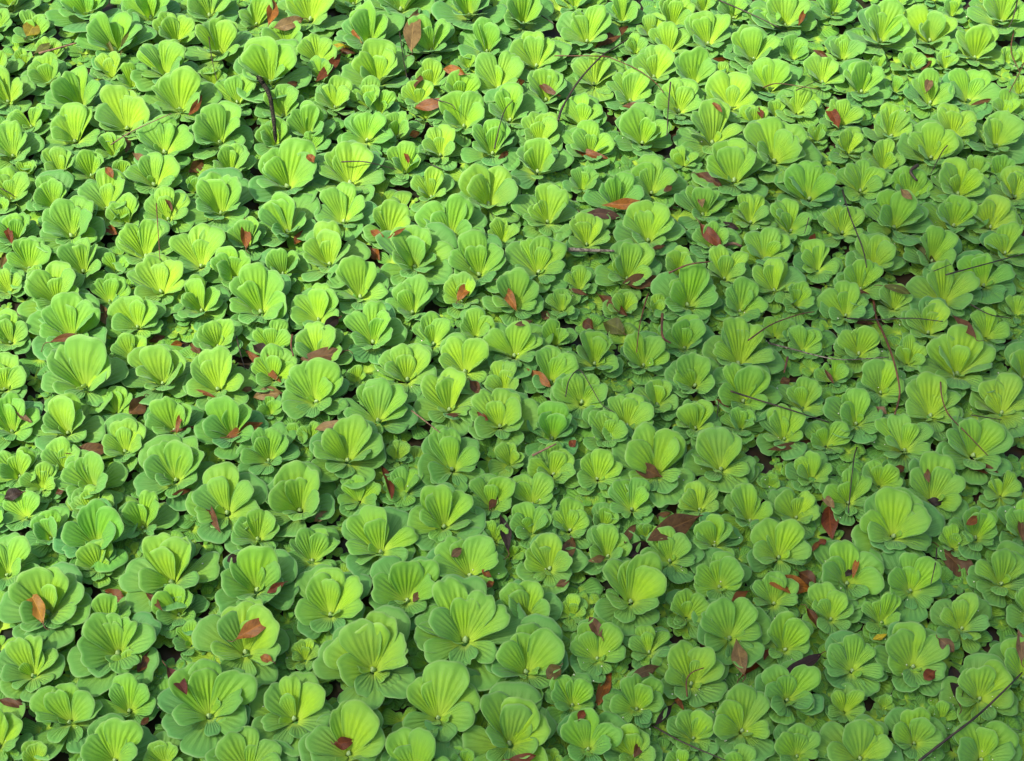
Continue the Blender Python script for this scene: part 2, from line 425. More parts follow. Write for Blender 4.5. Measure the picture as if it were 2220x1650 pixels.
ROSETTES = [(1008, 1400, 216, 0.63),
(810, 1460, 216, 0.61),
(260, 1424, 200, 0.44),
(456, 1558, 196, 0.62),
(534, 1422, 192, 0.53),
(1106, 1620, 188, 0.66),
(186, 848, 180, 0.6),
(110, 1338, 180, 0.6),
(756, 1642, 180, 0.67),
(540, 1680, 180, 0.43),
(376, 1270, 172, 0.73),
(640, 1566, 172, 0.51),
(1422, 1034, 168, 0.62),
(1932, 1172, 168, 0.57),
(950, 1562, 168, 0.61),
(1018, 1252, 164, 0.5),
(1142, 1464, 164, 0.61),
(588, 188, 160, 0.57),
(1676, 358, 160, 0.56),
(760, 406, 160, 0.55),
(568, 684, 160, 0.56),
(754, 1006, 160, 0.54),
(2072, 818, 160, 0.6),
(214, 1188, 160, 0.54),
(558, 1288, 160, 0.7),
(1366, 1310, 160, 0.68),
(154, 1568, 160, 0.51),
(478, 124, 158, 0.49),
(626, 414, 156, 0.71),
(900, 588, 156, 0.59),
(160, 740, 156, 0.54),
(192, 45, 152, 0.38),
(254, 118, 152, 0.53),
(128, 664, 152, 0.49),
(1590, 404, 152, 0.51),
(2042, 664, 152, 0.51),
(2106, 996, 152, 0.53),
(382, 1046, 152, 0.66),
(494, 1118, 152, 0.61),
(652, 1114, 152, 0.75),
(826, 1202, 152, 0.79),
(718, 1338, 152, 0.8),
(882, 1306, 152, 0.59),
(252, 1656, 152, 0.54),
(904, 1690, 152, 0.75),
(1018, 46, 148, 0.47),
(1976, 1452, 148, 0.62),
(178, 238, 144, 0.56),
(674, 52, 144, 0.5),
(870, 34, 144, 0.44),
(820, 918, 144, 0.6),
(1602, 794, 144, 0.68),
(962, 1150, 144, 0.67),
(1580, 1390, 144, 0.64),
(2018, 1090, 144, 0.61),
(1834, 1270, 144, 0.58),
(1864, 1650, 144, 0.58),
(480, 318, 140, 0.61),
(1544, 318, 140, 0.6),
(480, 468, 140, 0.6),
(1060, 452, 140, 0.79),
(978, 522, 140, 0.8),
(1040, 602, 140, 0.61),
(354, 836, 140, 0.61),
(884, 830, 140, 0.53),
(974, 898, 140, 0.53),
(982, 1026, 140, 0.63),
(1562, 1022, 140, 0.66),
(1606, 1590, 140, 0.67),
(362, 174, 138, 0.49),
(392, 246, 138, 0.57),
(820, 184, 138, 0.55),
(160, 522, 138, 0.57),
(278, 286, 136, 0.62),
(1906, 100, 136, 0.62),
(438, 584, 136, 0.75),
(714, 582, 136, 0.69),
(1404, 530, 136, 0.59),
(1490, 668, 136, 0.59),
(506, 952, 136, 0.65),
(1008, 814, 136, 0.54),
(204, 1062, 136, 0.53),
(74, 1468, 136, 0.63),
(1274, 1628, 136, 0.57),
(2168, 58, 132, 0.56),
(684, 878, 132, 0.61),
(1084, 932, 132, 0.7),
(1498, 1488, 132, 0.61),
(802, 106, 130, 0.71),
(1068, 340, 130, 0.54),
(624, 510, 130, 0.71),
(456, 42, 128, 0.42),
(1132, 62, 128, 0.52),
(358, 338, 128, 0.56),
(338, 408, 128, 0.48),
(236, 458, 128, 0.55),
(318, 564, 128, 0.62),
(352, 642, 128, 0.59),
(510, 610, 128, 0.47),
(782, 652, 128, 0.7),
(1166, 600, 128, 0.78),
(2074, 430, 128, 0.64),
(150, 946, 128, 0.58),
(810, 750, 128, 0.66),
(694, 788, 128, 0.58),
(476, 852, 128, 0.7),
(584, 1004, 128, 0.52),
(1114, 780, 128, 0.58),
(1610, 876, 128, 0.61),
(2014, 908, 128, 0.78),
(1958, 982, 128, 0.56),
(18, 1250, 128, 0.8),
(1142, 1342, 128, 0.84),
(1688, 1212, 128, 0.58),
(1972, 1286, 128, 0.75),
(0, 1620, 128, 0.77),
(1704, 1524, 128, 0.59),
(2120, 1520, 128, 0.64),
(2124, 1650, 128, 0.66),
(328, 46, 124, 0.5),
(184, 596, 124, 0.55),
(1166, 382, 124, 0.55),
(1336, 458, 124, 0.52),
(1752, 438, 124, 0.73),
(1936, 502, 124, 0.65),
(1854, 924, 124, 0.68),
(2168, 1270, 124, 0.81),
(166, 314, 122, 0.54),
(1162, 150, 122, 0.8),
(796, 314, 120, 0.48),
(1272, 98, 120, 0.7),
(1700, 66, 120, 0.68),
(2156, 324, 120, 0.55),
(438, 680, 120, 0.53),
(746, 490, 120, 0.68),
(1188, 488, 120, 0.8),
(1412, 424, 120, 0.7),
(1358, 610, 120, 0.65),
(2064, 496, 120, 0.52),
(2016, 576, 120, 0.72),
(1260, 882, 120, 0.52),
(2168, 902, 120, 0.63),
(560, 1172, 120, 0.47),
(1190, 1240, 120, 0.85),
(282, 1546, 120, 0.65),
(1698, 1412, 120, 0.63),
(1378, 1542, 120, 0.75),
(1844, 1460, 120, 0.63),
(32, 346, 118, 0.56),
(1080, 200, 116, 0.79),
(1006, 280, 116, 0.55),
(1632, 136, 116, 0.62),
(2096, 226, 116, 0.76),
(378, 936, 116, 0.69),
(1288, 798, 116, 0.71),
(1624, 1134, 116, 0.78),
(1560, 1278, 116, 0.76),
(936, 116, 114, 0.82),
(1418, 176, 114, 0.61),
(1392, 316, 114, 0.68),
(26, 24, 112, 0.48),
(1104, 270, 112, 0.77),
(1184, 224, 112, 0.64),
(1668, 200, 112, 0.64),
(1584, 240, 112, 0.61),
(2014, 98, 112, 0.75),
(1928, 304, 112, 0.95),
(2016, 352, 112, 0.7),
(692, 700, 112, 0.73),
(1116, 672, 112, 0.64),
(1678, 634, 112, 0.57),
(2130, 626, 112, 0.84),
(30, 940, 112, 0.71),
(274, 984, 112, 0.75),
(896, 682, 112, 0.75),
(1358, 930, 112, 0.73),
(2216, 826, 112, 0.95),
(312, 1148, 112, 0.66),
(1452, 1222, 112, 0.54),
(2082, 1368, 112, 0.82),
(1294, 1432, 112, 0.89),
(2216, 1472, 112, 0.71),
(1980, 1616, 112, 0.86),
(1288, 188, 108, 0.63),
(1366, 226, 108, 0.65),
(2112, 132, 108, 0.78),
(1866, 206, 108, 0.78),
(1658, 568, 108, 0.76),
(1892, 584, 108, 0.74),
(1194, 832, 108, 0.69),
(1196, 956, 108, 0.8),
(1394, 798, 108, 0.72),
(1504, 844, 108, 0.67),
(678, 1220, 108, 0.83),
(1066, 1104, 108, 0.85),
(1548, 1186, 108, 0.57),
(2214, 1166, 108, 0.83),
(1798, 1348, 108, 0.69),
(1726, 1642, 108, 0.67),
(22, 230, 104, 0.67),
(624, 106, 104, 0.46),
(668, 298, 104, 0.63),
(1056, 118, 104, 0.71),
(1534, 104, 104, 0.62),
(1504, 186, 104, 0.79),
(1470, 250, 104, 0.63),
(2014, 230, 104, 0.79),
(2062, 306, 104, 0.85),
(66, 584, 104, 0.56),
(844, 516, 104, 0.9),
(1524, 470, 104, 0.67),
(1712, 506, 104, 0.67),
(1864, 422, 104, 0.71),
(1862, 634, 104, 0.52),
(302, 718, 104, 0.71),
(14, 848, 104, 0.9),
(1698, 956, 104, 0.6),
(2010, 730, 104, 0.58),
(44, 1038, 104, 0.75),
(390, 1338, 104, 0.54),
(1316, 1210, 104, 0.67),
(1676, 1310, 104, 0.69),
(2112, 1172, 104, 0.69),
(1262, 278, 102, 0.86),
(70, 280, 100, 0.48),
(120, 452, 100, 0.7),
(366, 482, 100, 0.74),
(1272, 536, 100, 0.72),
(1198, 1032, 100, 0.58),
(1484, 758, 100, 0.74),
(1860, 774, 100, 0.7),
(1908, 856, 100, 0.76),
(236, 1354, 100, 0.56),
(1838, 1094, 100, 0.72),
(2236, 1346, 100, 0.72),
(1240, 1534, 100, 0.7),
(1502, 1604, 100, 0.68),
(614, 254, 98, 0.65),
(384, 94, 96, 0.69),
(110, 184, 96, 0.52),
(516, 230, 96, 0.65),
(1280, 340, 96, 0.62),
(1588, 46, 96, 0.46),
(1804, 38, 96, 0.54),
(1782, 184, 96, 0.65),
(1570, 610, 96, 0.83),
(1972, 434, 96, 0.73),
(1824, 512, 96, 0.79),
(2144, 500, 96, 0.79),
(2176, 556, 96, 0.6),
(1832, 688, 96, 0.6),
(26, 748, 96, 0.9),
(596, 828, 96, 0.6),
(1316, 956, 96, 0.73),
(1154, 1096, 96, 0.67),
(1724, 1126, 96, 0.79),
(1374, 1642, 96, 0.6),
(1458, 60, 94, 0.89),
(136, 382, 94, 0.68),
(200, 388, 94, 0.53),
(862, 302, 92, 0.65),
(956, 340, 92, 0.78),
(28, 436, 92, 0.63),
(502, 380, 92, 0.63),
(614, 598, 92, 0.61),
(1604, 678, 92, 0.61),
(474, 758, 92, 0.8),
(940, 750, 92, 0.76),
(1092, 852, 92, 0.59),
(1296, 1044, 92, 0.87),
(1508, 934, 92, 0.72),
(112, 1170, 92, 0.72),
(204, 1118, 92, 0.63),
(1370, 1110, 92, 0.59),
(1910, 1352, 92, 0.61),
(1172, 316, 90, 0.82),
(276, 490, 90, 0.62),
(556, 58, 88, 0.7),
(1450, 116, 88, 0.7),
(878, 380, 88, 0.66),
(538, 538, 88, 0.77),
(1002, 658, 88, 0.68),
(1626, 486, 88, 0.84),
(2198, 432, 88, 0.59),
(592, 764, 88, 0.73),
(140, 1022, 88, 0.68),
(1516, 1108, 88, 0.8),
(360, 1660, 88, 0.57),
(1406, 1420, 88, 0.89),
(78, 90, 86, 0.7),
(728, 240, 86, 0.79),
(36, 526, 86, 0.72),
(240, 658, 86, 0.72),
(934, 432, 86, 0.79),
(1540, 542, 86, 0.7),
(1424, 880, 86, 0.81),
(1234, 1154, 86, 0.77),
(-6, 166, 84, 0.62),
(690, 140, 84, 0.67),
(768, 14, 84, 0.52),
(1000, 218, 84, 0.69),
(1348, 52, 84, 0.67),
(1726, 252, 84, 0.69),
(1914, 368, 84, 0.76),
(1470, 596, 84, 0.67),
(1772, 588, 84, 0.83),
(1724, 668, 84, 0.5),
(2136, 736, 84, 1.14),
(1032, 732, 84, 0.76),
(1740, 886, 84, 0.9),
(1604, 934, 84, 0.45),
(1790, 968, 84, 0.69),
(58, 1124, 84, 0.64),
(216, 1238, 84, 0.62),
(876, 1072, 84, 0.81),
(1152, 1158, 84, 0.6),
(1758, 1042, 84, 0.76),
(1488, 1342, 84, 0.81),
(1904, 1058, 84, 0.86),
(2168, 1078, 84, 0.52),
(510, 1602, 84, 0.5),
(1600, 1680, 84, 0.74),
(-8, 70, 80, 0.72),
(599, 320, 80, 0.57),
(674, 328, 80, 0.35),
(1822, 276, 80, 1.12),
(1836, 336, 80, 0.78),
(254, 896, 80, 1.0),
(1738, 762, 80, 0.9),
(1966, 792, 80, 0.82),
(92, 1062, 80, 0.62),
(780, 1090, 80, 0.57),
(1476, 1672, 80, 0.72),
(1830, 1546, 80, 0.7),
(2222, 1640, 80, 1.12),
(800, 234, 78, 0.62),
(244, 172, 76, 0.66),
(1652, 68, 76, 0.53),
(2174, 262, 76, 0.74),
(246, 342, 76, 0.63),
(60, 388, 76, 0.42),
(1262, 414, 76, 0.71),
(1936, 674, 76, 0.58),
(286, 778, 76, 0.76),
(1826, 132, 74, 0.76),
(1090, 526, 74, 0.7),
(1204, 750, 74, 0.92),
(290, 194, 72, 0.78),
(696, 176, 72, 0.53),
(1246, 18, 72, 0.61),
(936, 190, 72, 0.58),
(1352, 678, 72, 0.69),
(1106, 1008, 72, 0.67),
(416, 1400, 72, 0.58),
(280, 1458, 72, 0.53),
(1636, 280, 70, 0.6),
(824, 248, 68, 0.62),
(922, 262, 68, 0.44),
(22, 634, 68, 0.68),
(1256, 632, 68, 0.97),
(1218, 678, 68, 0.68),
(1308, 1144, 68, 0.82),
(2064, 1192, 68, 0.65),
(80, 1656, 68, 0.65),
(908, 230, 66, 0.64),
(2114, 388, 66, 1.06),
(2168, 390, 66, 0.73),
(1410, 80, 64, 1.0),
(1718, 130, 64, 0.97),
(1972, 154, 64, 1.09),
(1680, 734, 64, 0.81),
(1806, 828, 64, 0.94),
(662, 1434, 64, 0.88),
(112, 130, 60, 0.73),
(462, 184, 60, 0.5),
(1218, 124, 60, 0.9),
(1482, 362, 60, 0.9),
(1942, 8, 60, 0.53),
(2210, 262, 60, 0.9),
(2200, 686, 60, 0.93),
(-12, 1146, 60, 0.8),
(1072, 1178, 60, 0.6),
(1006, 1664, 60, 0.6),
(2040, 1564, 60, 0.83),
(1378, 120, 58, 0.83),
(55, 144, 56, 0.54),
(1524, 30, 56, 0.75),
(254, 592, 56, 0.64),
(586, 900, 56, 0.64),
(640, 958, 56, 0.93),
(860, 996, 56, 0.93),
(1240, 1336, 56, 1.29),
(266, 384, 54, 0.7),
(1014, 148, 52, 0.38),
(1644, 24, 52, 0.69),
(1770, 308, 52, 0.88),
(2178, 140, 52, 1.46),
(2212, 140, 52, 1.12),
(2000, 160, 52, 0.92),
(2048, 150, 52, 1.04),
(1940, 200, 52, 1.0),
(4, 466, 52, 0.77),
(674, 958, 52, 1.0),
(1190, 1666, 52, 0.62),
(1560, 180, 48, 0.92),
(1682, 254, 48, 1.08),
(2022, 6, 48, 0.62),
(422, 416, 48, 1.0),
(1422, 680, 48, 0.71),
(1108, 1208, 48, 1.08),
(300, 112, 46, 0.96),
(2062, 38, 46, 0.87),
(2206, 206, 44, 1.23),
(774, 830, 42, 0.9),
(1904, 152, 40, 1.05),
(84, 614, 40, 0.85),
(1668, 1056, 40, 1.05),
(1402, 1164, 40, 0.85),
(1980, 1476, 40, 0.3),
(1914, 1536, 36, 1.0),
(26, 1644, 32, 0.75)]

# fallen leaves: tip, tip (photograph pixels), width, colour, name of the more striking ones
FALLEN = [
(60,78,84,43,30,'mustard','folded mustard yellow leaf in the upper left'),
(74,116,112,94,15,'olive','flat olive leaf crossed by a twig'),
(412,246,436,209,12,'rust',''),(274,328,282,290,12,'pink',''),(318,320,324,308,8,'rust',''),
(584,50,592,4,20,'orange','upright orange leaf at the top edge'),
(594,60,652,42,24,'tan','pale tan boat leaf near the top edge'),
(719,98,757,104,11,'yellow','bright yellow leaf tip'),
(738,108,768,114,10,'maroon',''),
(688,174,736,120,18,'maroonorange','maroon leaf with an orange end'),
(762,57,784,93,10,'orange','orange triangle in a lettuce cup'),
(620,188,643,180,12,'maroon',''),
(894,104,906,28,30,'tan','broad tan leaf standing near the top'),
(964,150,1006,160,16,'orange','light orange leaf under the top lettuces'),
(902,188,912,166,18,'maroon',''),
(902,232,974,216,20,'rust','wavy brown leaf below the broad tan one'),
(1168,178,1212,206,11,'maroon','maroon sliver resting in an open cup'),
(1118,184,1136,176,10,'rust',''),
(1290,104,1356,62,20,'maroon','dark maroon tuft beside the black twig'),
(888,294,908,288,12,'orange',''),
(1732,54,1745,23,9,'rust','narrow curled rust leaf at the top right'),
(1352,230,1406,225,10,'maroon','maroon leaf lying flat in a cup'),
(1540,220,1564,242,7,'rust',''),(1646,232,1652,254,10,'red',''),
(1542,131,1576,128,7,'rust',''),(1765,109,1792,122,8,'maroon',''),
(2000,150,2022,114,17,'maroon','oval maroon leaf in the upper right'),
(2010,196,2020,168,14,'pink','greyish pink leaf inside a cup'),
(1795,234,1817,274,20,'red','glossy red orange leaf in the upper right'),
(2082,48,2096,33,7,'rust',''),(2106,228,2152,216,6,'brown',''),(2150,260,2162,240,6,'rust',''),
(290,332,320,348,12,'pink',''),
(412,372,438,350,22,'brown','dark brown leaf half under a lettuce'),
(230,362,244,384,12,'rust',''),
(14,490,26,526,13,'red','dark red leaf by the left edge'),
(230,494,252,506,17,'rust','small rust scrap between two lettuces'),
(2,580,12,546,10,'tan',''),
(356,426,372,456,7,'maroon','thin maroon sliver in a cup'),
(530,474,534,534,18,'rust','upright rust leaf like a flame'),
(640,528,656,502,14,'rust',''),(666,336,680,350,14,'rust',''),
(842,516,876,496,6,'rust',''),(806,500,830,512,12,'rust',''),(802,542,822,562,18,'rust','square rust leaf in a dark gap'),
(876,326,885,352,7,'red',''),(580,586,594,596,8,'orange',''),
(1248,326,1312,342,17,'rust','long rust boat leaf above yellow bits'),
(1272,464,1340,472,18,'purplebrown','purple brown leaf under the orange boat'),
(1312,444,1389,439,18,'orange','orange boat leaf in the centre top'),
(994,650,1020,616,19,'orange','blunt orange brown leaf in a cup'),
(1084,614,1116,668,17,'orange','long orange leaf slanting into its cup'),
(1236,628,1272,640,7,'maroon',''),
(1302,642,1356,682,17,'maroon','hooked maroon leaf over a mottled one'),
(1012,340,1032,344,8,'red',''),(1080,344,1102,330,8,'maroon',''),
(1512,378,1562,404,18,'maroon','deep maroon leaf below a big lettuce'),
(1518,484,1560,530,22,'red','red brown leaf pointing down right'),
(1355,614,1430,606,27,'brown','broad brown leaf with a long stalk'),
(1518,426,1522,448,11,'tan',''),(1452,454,1480,448,10,'brown',''),(1570,482,1600,496,9,'purple',''),
(1410,542,1440,532,8,'maroon',''),(1754,528,1766,508,12,'red',''),(1440,414,1456,404,10,'brown',''),
(1750,624,1762,620,6,'cream',''),
(1976,523,2028,568,14,'olive','long olive leaf draped over a cup'),
(1914,620,1970,636,13,'olive','brown olive leaf lying level'),
(1862,628,1892,652,11,'maroon','maroon leaf at the head of a stem'),
(1954,410,1976,430,12,'tan','tan leaf caught in a dark cup'),
(1922,420,1936,418,6,'rust',''),
(114,742,198,737,13,'maroon','maroon crescent leaf on the left'),
(216,662,246,706,22,'pink','pinkish brown leaf on the left'),
(326,740,356,730,12,'maroon',''),
(368,752,394,746,13,'orange','orange scrap beside the maroon one'),
(414,744,434,764,14,'brown',''),
(284,894,312,862,30,'brown','square brown leaf in a dark gap'),
(148,982,236,972,26,'brown','large brown leaf at the left'),
(384,936,398,890,8,'rust',''),(368,936,420,926,7,'maroon','maroon splinter leaf at a heart'),
(146,906,152,886,8,'maroon',''),(34,890,66,914,10,'pink','pink brown leaf at the left edge'),
(416,846,462,860,7,'rust',''),
(656,778,742,762,26,'brown','large brown boat leaf in its cup'),
(538,764,604,824,17,'rust','long rust leaf diving into a cup'),
(550,748,578,768,20,'dark','dark oval leaf above the diving one'),
(496,946,564,919,20,'rust','rust boat leaf with a short stalk'),
(550,862,606,852,24,'tan','torn tan leaf under small lettuces'),
(704,712,734,690,18,'dark','crumpled dark brown leaf'),
(686,930,742,914,15,'tan','arched tan leaf behind a big lettuce'),
(784,758,802,764,7,'rust',''),(524,846,546,842,9,'brown',''),(646,966,662,970,8,'yellow',''),
(1146,802,1190,836,17,'orange','orange leaf slipping into a small cup'),
(1020,826,1038,852,17,'maroon','blackish maroon leaf in a gap'),
(1312,700,1352,722,30,'olive','mottled olive leaf in the centre'),
(1266,698,1286,712,20,'maroon',''),(1118,704,1152,696,9,'pink',''),(964,900,1002,897,6,'maroon',''),
(1036,894,1058,910,10,'red','red orange leaf edge by a big lettuce'),
(1236,956,1246,968,14,'red',''),(1174,676,1192,688,14,'pink',''),(1240,694,1260,700,8,'pink',''),
(1408,704,1420,716,10,'yellow',''),(1332,846,1346,844,10,'yellow',''),
(1544,867,1578,882,7,'maroon',''),(1694,830,1712,822,14,'brown',''),
(1670,974,1760,954,11,'brown','ragged brown root like leaf'),
(2068,686,2112,728,16,'maroon','maroon strip in a gap at the right'),
(1852,698,1894,701,7,'maroon',''),(1900,882,1920,896,14,'pink',''),(1786,800,1806,830,6,'maroon',''),
(228,1282,270,1300,26,'rust','rust red leaf in the lower left'),
(62,1284,92,1348,26,'orangeyellow','orange leaf standing in the left cup'),
(318,1286,350,1322,10,'maroon','maroon strip in the lower left'),
(376,1072,412,1062,9,'maroon',''),(10,1082,46,1068,22,'dark','blackish leaf in the left gap'),(122,1070,138,1060,10,'maroon',''),
(826,1010,848,1076,16,'red','red leaf wedged upright by a cup'),
(452,1094,476,1150,14,'maroon','dark maroon leaf pointing down'),
(682,1130,708,1110,14,'tan',''),(582,1284,614,1264,14,'red','red leaf under a lower left lettuce'),
(810,1230,836,1218,5,'maroon',''),(494,1216,516,1206,16,'dark',''),  # last entry is only a dark gap, painted as a dark leaf
(1062,1104,1078,1078,12,'maroon','maroon chip in a forked heart'),
(1086,1122,1100,1190,18,'dark','tall dark brown strip in a gap'),
(1242,1172,1228,1226,24,'brown','upright brown leaf right of a lettuce'),
(980,1206,1000,1190,14,'pink',''),(1046,1236,1064,1250,10,'rust',''),(1052,1272,1070,1262,10,'rust',''),(1208,1270,1232,1260,12,'brown',''),
(1278,1216,1310,1208,12,'tan','curled light brown leaf'),
(896,1304,908,1284,12,'brown',''),
(1380,1012,1430,1032,26,'brown','oval brown leaf in the widest cup'),
(1412,1168,1506,1124,40,'brown','largest brown leaf'),
(1360,1200,1408,1184,28,'purple','purple black leaf beside the largest brown one'),
(1668,1260,1754,1278,32,'orange','plain orange leaf at the lower right'),
(1732,1240,1766,1266,24,'maroon','wine red leaf behind the plain orange one'),
(1590,1302,1618,1284,16,'rust','rust leaf under a right hand lettuce'),
(1420,1124,1452,1112,10,'brown',''),(1356,1176,1378,1140,14,'brown',''),(1512,1012,1524,1034,6,'pink',''),(1756,1196,1776,1174,8,'rust',''),
(1798,1102,1804,1164,28,'red','broad red leaf at the right'),
(1786,1074,1808,1100,14,'tan',''),
(2040,1190,2112,1250,38,'brown','greyish brown leaf at the lower right'),
(2112,1018,2160,1024,15,'maroon','maroon crescent at the right'),
(1862,1204,1850,1250,9,'orange','thin orange leaf by a dark crumb'),
(1834,1250,1850,1230,14,'dark',''),
(2012,1084,2044,1090,14,'dark','dark crumpled debris in a heart'),
(2096,1136,2118,1120,14,'rust','rust wedge between two right leaves'),
(2008,1012,2014,1044,10,'brown',''),(1942,1022,1960,1014,14,'maroon',''),(2212,1120,2218,1170,10,'brown',''),
(1964,1292,1972,1278,10,'dark',''),(1776,1180,1790,1172,12,'red',''),
(300,1454,324,1414,17,'maroon','wine leaf behind a lower left heart'),
(362,1446,402,1500,24,'maroonpink','folded maroon leaf with a stalk'),
(2,1518,52,1532,14,'maroon','maroon leaf in the bottom left corner'),
(306,1570,322,1556,10,'maroon',''),
(516,1384,586,1344,28,'orange','bright orange leaf in a lower left cup'),
(566,1424,590,1434,14,'orange','orange leaf end under the bright one'),
(728,1612,764,1606,22,'red','red orange leaf at the bottom edge'),
(656,1560,664,1540,8,'tan',''),
(1188,1470,1214,1446,28,'olivebrown','brown olive oval leaf at the bottom'),
(1280,1340,1302,1378,20,'brown','brown red leaf behind a lower lettuce'),
(1296,1526,1324,1460,20,'orange','rust orange leaf on edge at the bottom'),
(1254,1562,1266,1542,14,'red',''),
(1104,1646,1158,1638,16,'red','red leaf cut by the bottom edge'),
(1598,1392,1612,1456,27,'tan','tan leaf with two holes'),
(1608,1468,1668,1411,17,'red','narrow red leaf beside the holed one'),
(1698,1464,1774,1422,24,'purple','folded purple leaf at the lower right'),
(1372,1466,1426,1446,18,'pink','pinkish leaf behind a lower lettuce'),
(1422,1570,1456,1530,14,'purple','blackish purple leaf at the twig end'),
(1376,1640,1392,1608,16,'maroon',''),(1458,1500,1480,1536,10,'rust',''),
(1750,1320,1774,1360,14,'maroon','maroon leaf under a right heart'),
(2064,1450,2080,1526,22,'dark','dark brown leaf hanging by its stalk'),
(2036,1386,2066,1412,22,'pink','pink brown leaf above the dark one'),
(2006,1472,2026,1456,20,'red','red leaf behind a rolled lettuce leaf'),
(2208,1368,2214,1430,16,'pink','pink brown leaf at the right edge'),
(1894,1386,1920,1376,10,'yellow',''),
(226,70,248,118,7,'olive',''),(278,72,262,118,7,'olive',''),
]
# twigs, stalks and needles: thickness in pixels, colour, label, points
TWIGS = [
(5,'twig','short pale brown twig stub over the olive leaf',[84,116,166,93]),
(2.4,'twig','thin grey twig leaning across two lettuces on the left',[240,314,284,286,340,260,372,246]),
(2,'needle','short dark needle over a lettuce left of the catkin',[453,80,458,120,470,174]),
(2,'needle','dark needle just left of the broad tan leaf',[866,68,874,124,882,168]),
(2.4,'stalk','long arching dark stalk crossing the black twig at the top',[1202,121,1304,122,1332,129,1384,152,1422,180,1439,202]),
(5,'needle','stout black twig rising to the right at the top',[1210,262,1220,232,1256,174,1304,122,1332,104,1362,84]),
(2.6,'needle','curved dark needle rising from an upper middle cup',[1072,322,1084,270,1096,236,1113,217]),
(2.6,'needle','very short dark needle near the top edge',[1174,34,1202,52]),
(2,'needle','fine dark stalk beside the wavy brown leaf',[939,214,978,226,988,238]),
(3,'needle','straight dark needle slanting from the top edge',[1558,0,1632,32,1690,60]),
(3,'needle','upright dark needle left of a small upper lettuce',[1454,178,1449,230,1446,294]),
(2.4,'stalk','brown arched stalk in the upper right',[1655,190,1676,182,1700,182,1776,194]),
(2,'needle','fine needle meeting the brown arched stalk',[1726,196,1776,174]),
(2.4,'needle','dark needle down from the top right corner',[2206,0,2196,40,2186,60]),
(2.4,'stalk','long thin stalk near the upper right edge',[2198,66,2192,112,2210,154]),
(2.4,'stalk','grey stalk crossing the one near the upper right edge',[2220,136,2210,158,2188,200]),
(2.6,'needle','dark needle above the black curled stick',[2054,315,2042,330,2018,377]),
(2.2,'stalk','upright red brown stalk on the left',[339,441,342,488,347,564]),
(2,'needle','short dark needle in a cup at the left edge',[0,408,24,420,32,428]),
(2.6,'needle','level dark needle across a big upper lettuce',[740,351,784,350,824,358,860,368]),
(2,'needle','curved dark needle under a small upper lettuce',[934,356,960,368,976,375]),
(9,'lichen','straight lichen spotted branch',[1232,541,1282,543,1332,544]),
(4,'stalk','red brown stalk with a thick end',[1450,592,1492,574,1540,567]),
(2,'needle','tiny dark needle at the rim of an upper right lettuce',[1754,472,1744,506]),
(8,'twig','short blackish stub behind a lettuce',[1570,532,1590,528,1608,534]),
(8,'needle','black curled stick in the upper right',[1990,358,1974,372,1988,392]),
(3.4,'needle','long dark needle bending down at the right',[1826,412,1842,466,1870,538,1879,580]),
(3,'needle','long dark needle reaching the right edge',[2050,596,2176,562,2220,550]),
(2,'needle','short needle just above the one reaching the right edge',[2024,588,2062,573]),
(5,'stalk','curved brown stalk left of the large brown boat leaf',[634,726,631,748,636,772]),
(2.4,'needle','upright black needle above the diving rust leaf',[512,728,524,776,532,802]),
(2.4,'needle','bent thin stalk over a small central lettuce',[1226,860,1234,824,1256,802,1280,836,1304,876,1332,894]),
(3,'twig','slanting brown twig left of centre',[892,890,954,938]),
(5,'twig','thick grey twig below a central lettuce',[1154,988,1206,962]),
(3,'stalk','long red brown stalk hanging from the broad brown leaf',[1406,636,1398,660,1386,710,1380,764]),
(3,'stalk','arched brown stalk right of centre',[1622,738,1672,704,1732,682,1766,676]),
(3,'lichen','grey stem running level right of centre',[1666,744,1722,758,1776,772,1830,780,1928,774]),
(4,'needle','straight dark stick sloping down right of centre',[1584,848,1640,866,1692,882,1798,916]),
(2,'needle','tiny upright needle under the sloping stick',[1558,870,1554,908]),
(6,'stalk','short pinkish brown upright stick',[1436,680,1436,728,1454,744]),
(5,'stalk','short brown stick below the grey stem',[1708,774,1700,808]),
(5,'stalk','long brown stem bending down at the right',[1894,652,1900,690,1920,734,1938,784,1950,840,1948,870,1940,898]),
(3,'needle','level dark needle crossing the long brown stem',[1836,690,1896,693,1976,690,2044,697]),
(2.4,'needle','curved dark needle near the right edge',[2104,660,2146,682,2192,690]),
(3.4,'stalk','brown stem sloping down across two right lettuces',[2039,828,2042,860,2056,898,2096,940,2142,988]),
(2.4,'needle','short level needle at the right below the sloping stem',[2106,900,2172,910]),
(3,'needle','straight upright black needle at the right',[1858,970,1852,990,1846,1040,1839,1113]),
(3,'needle','short upright dark needle at the lower right',[2031,1188,2028,1220,2018,1266]),
(3.4,'stalk','dry brown sprig in a lower lettuce heart',[1490,1510,1488,1476,1500,1458,1526,1448]),
(4,'needle','dark twig running down to the bottom edge',[1412,1572,1482,1610,1572,1648]),
(6,'needle','longest black branch across the bottom right corner',[1992,1650,2056,1600,2116,1554,2166,1508,2216,1458]),
]


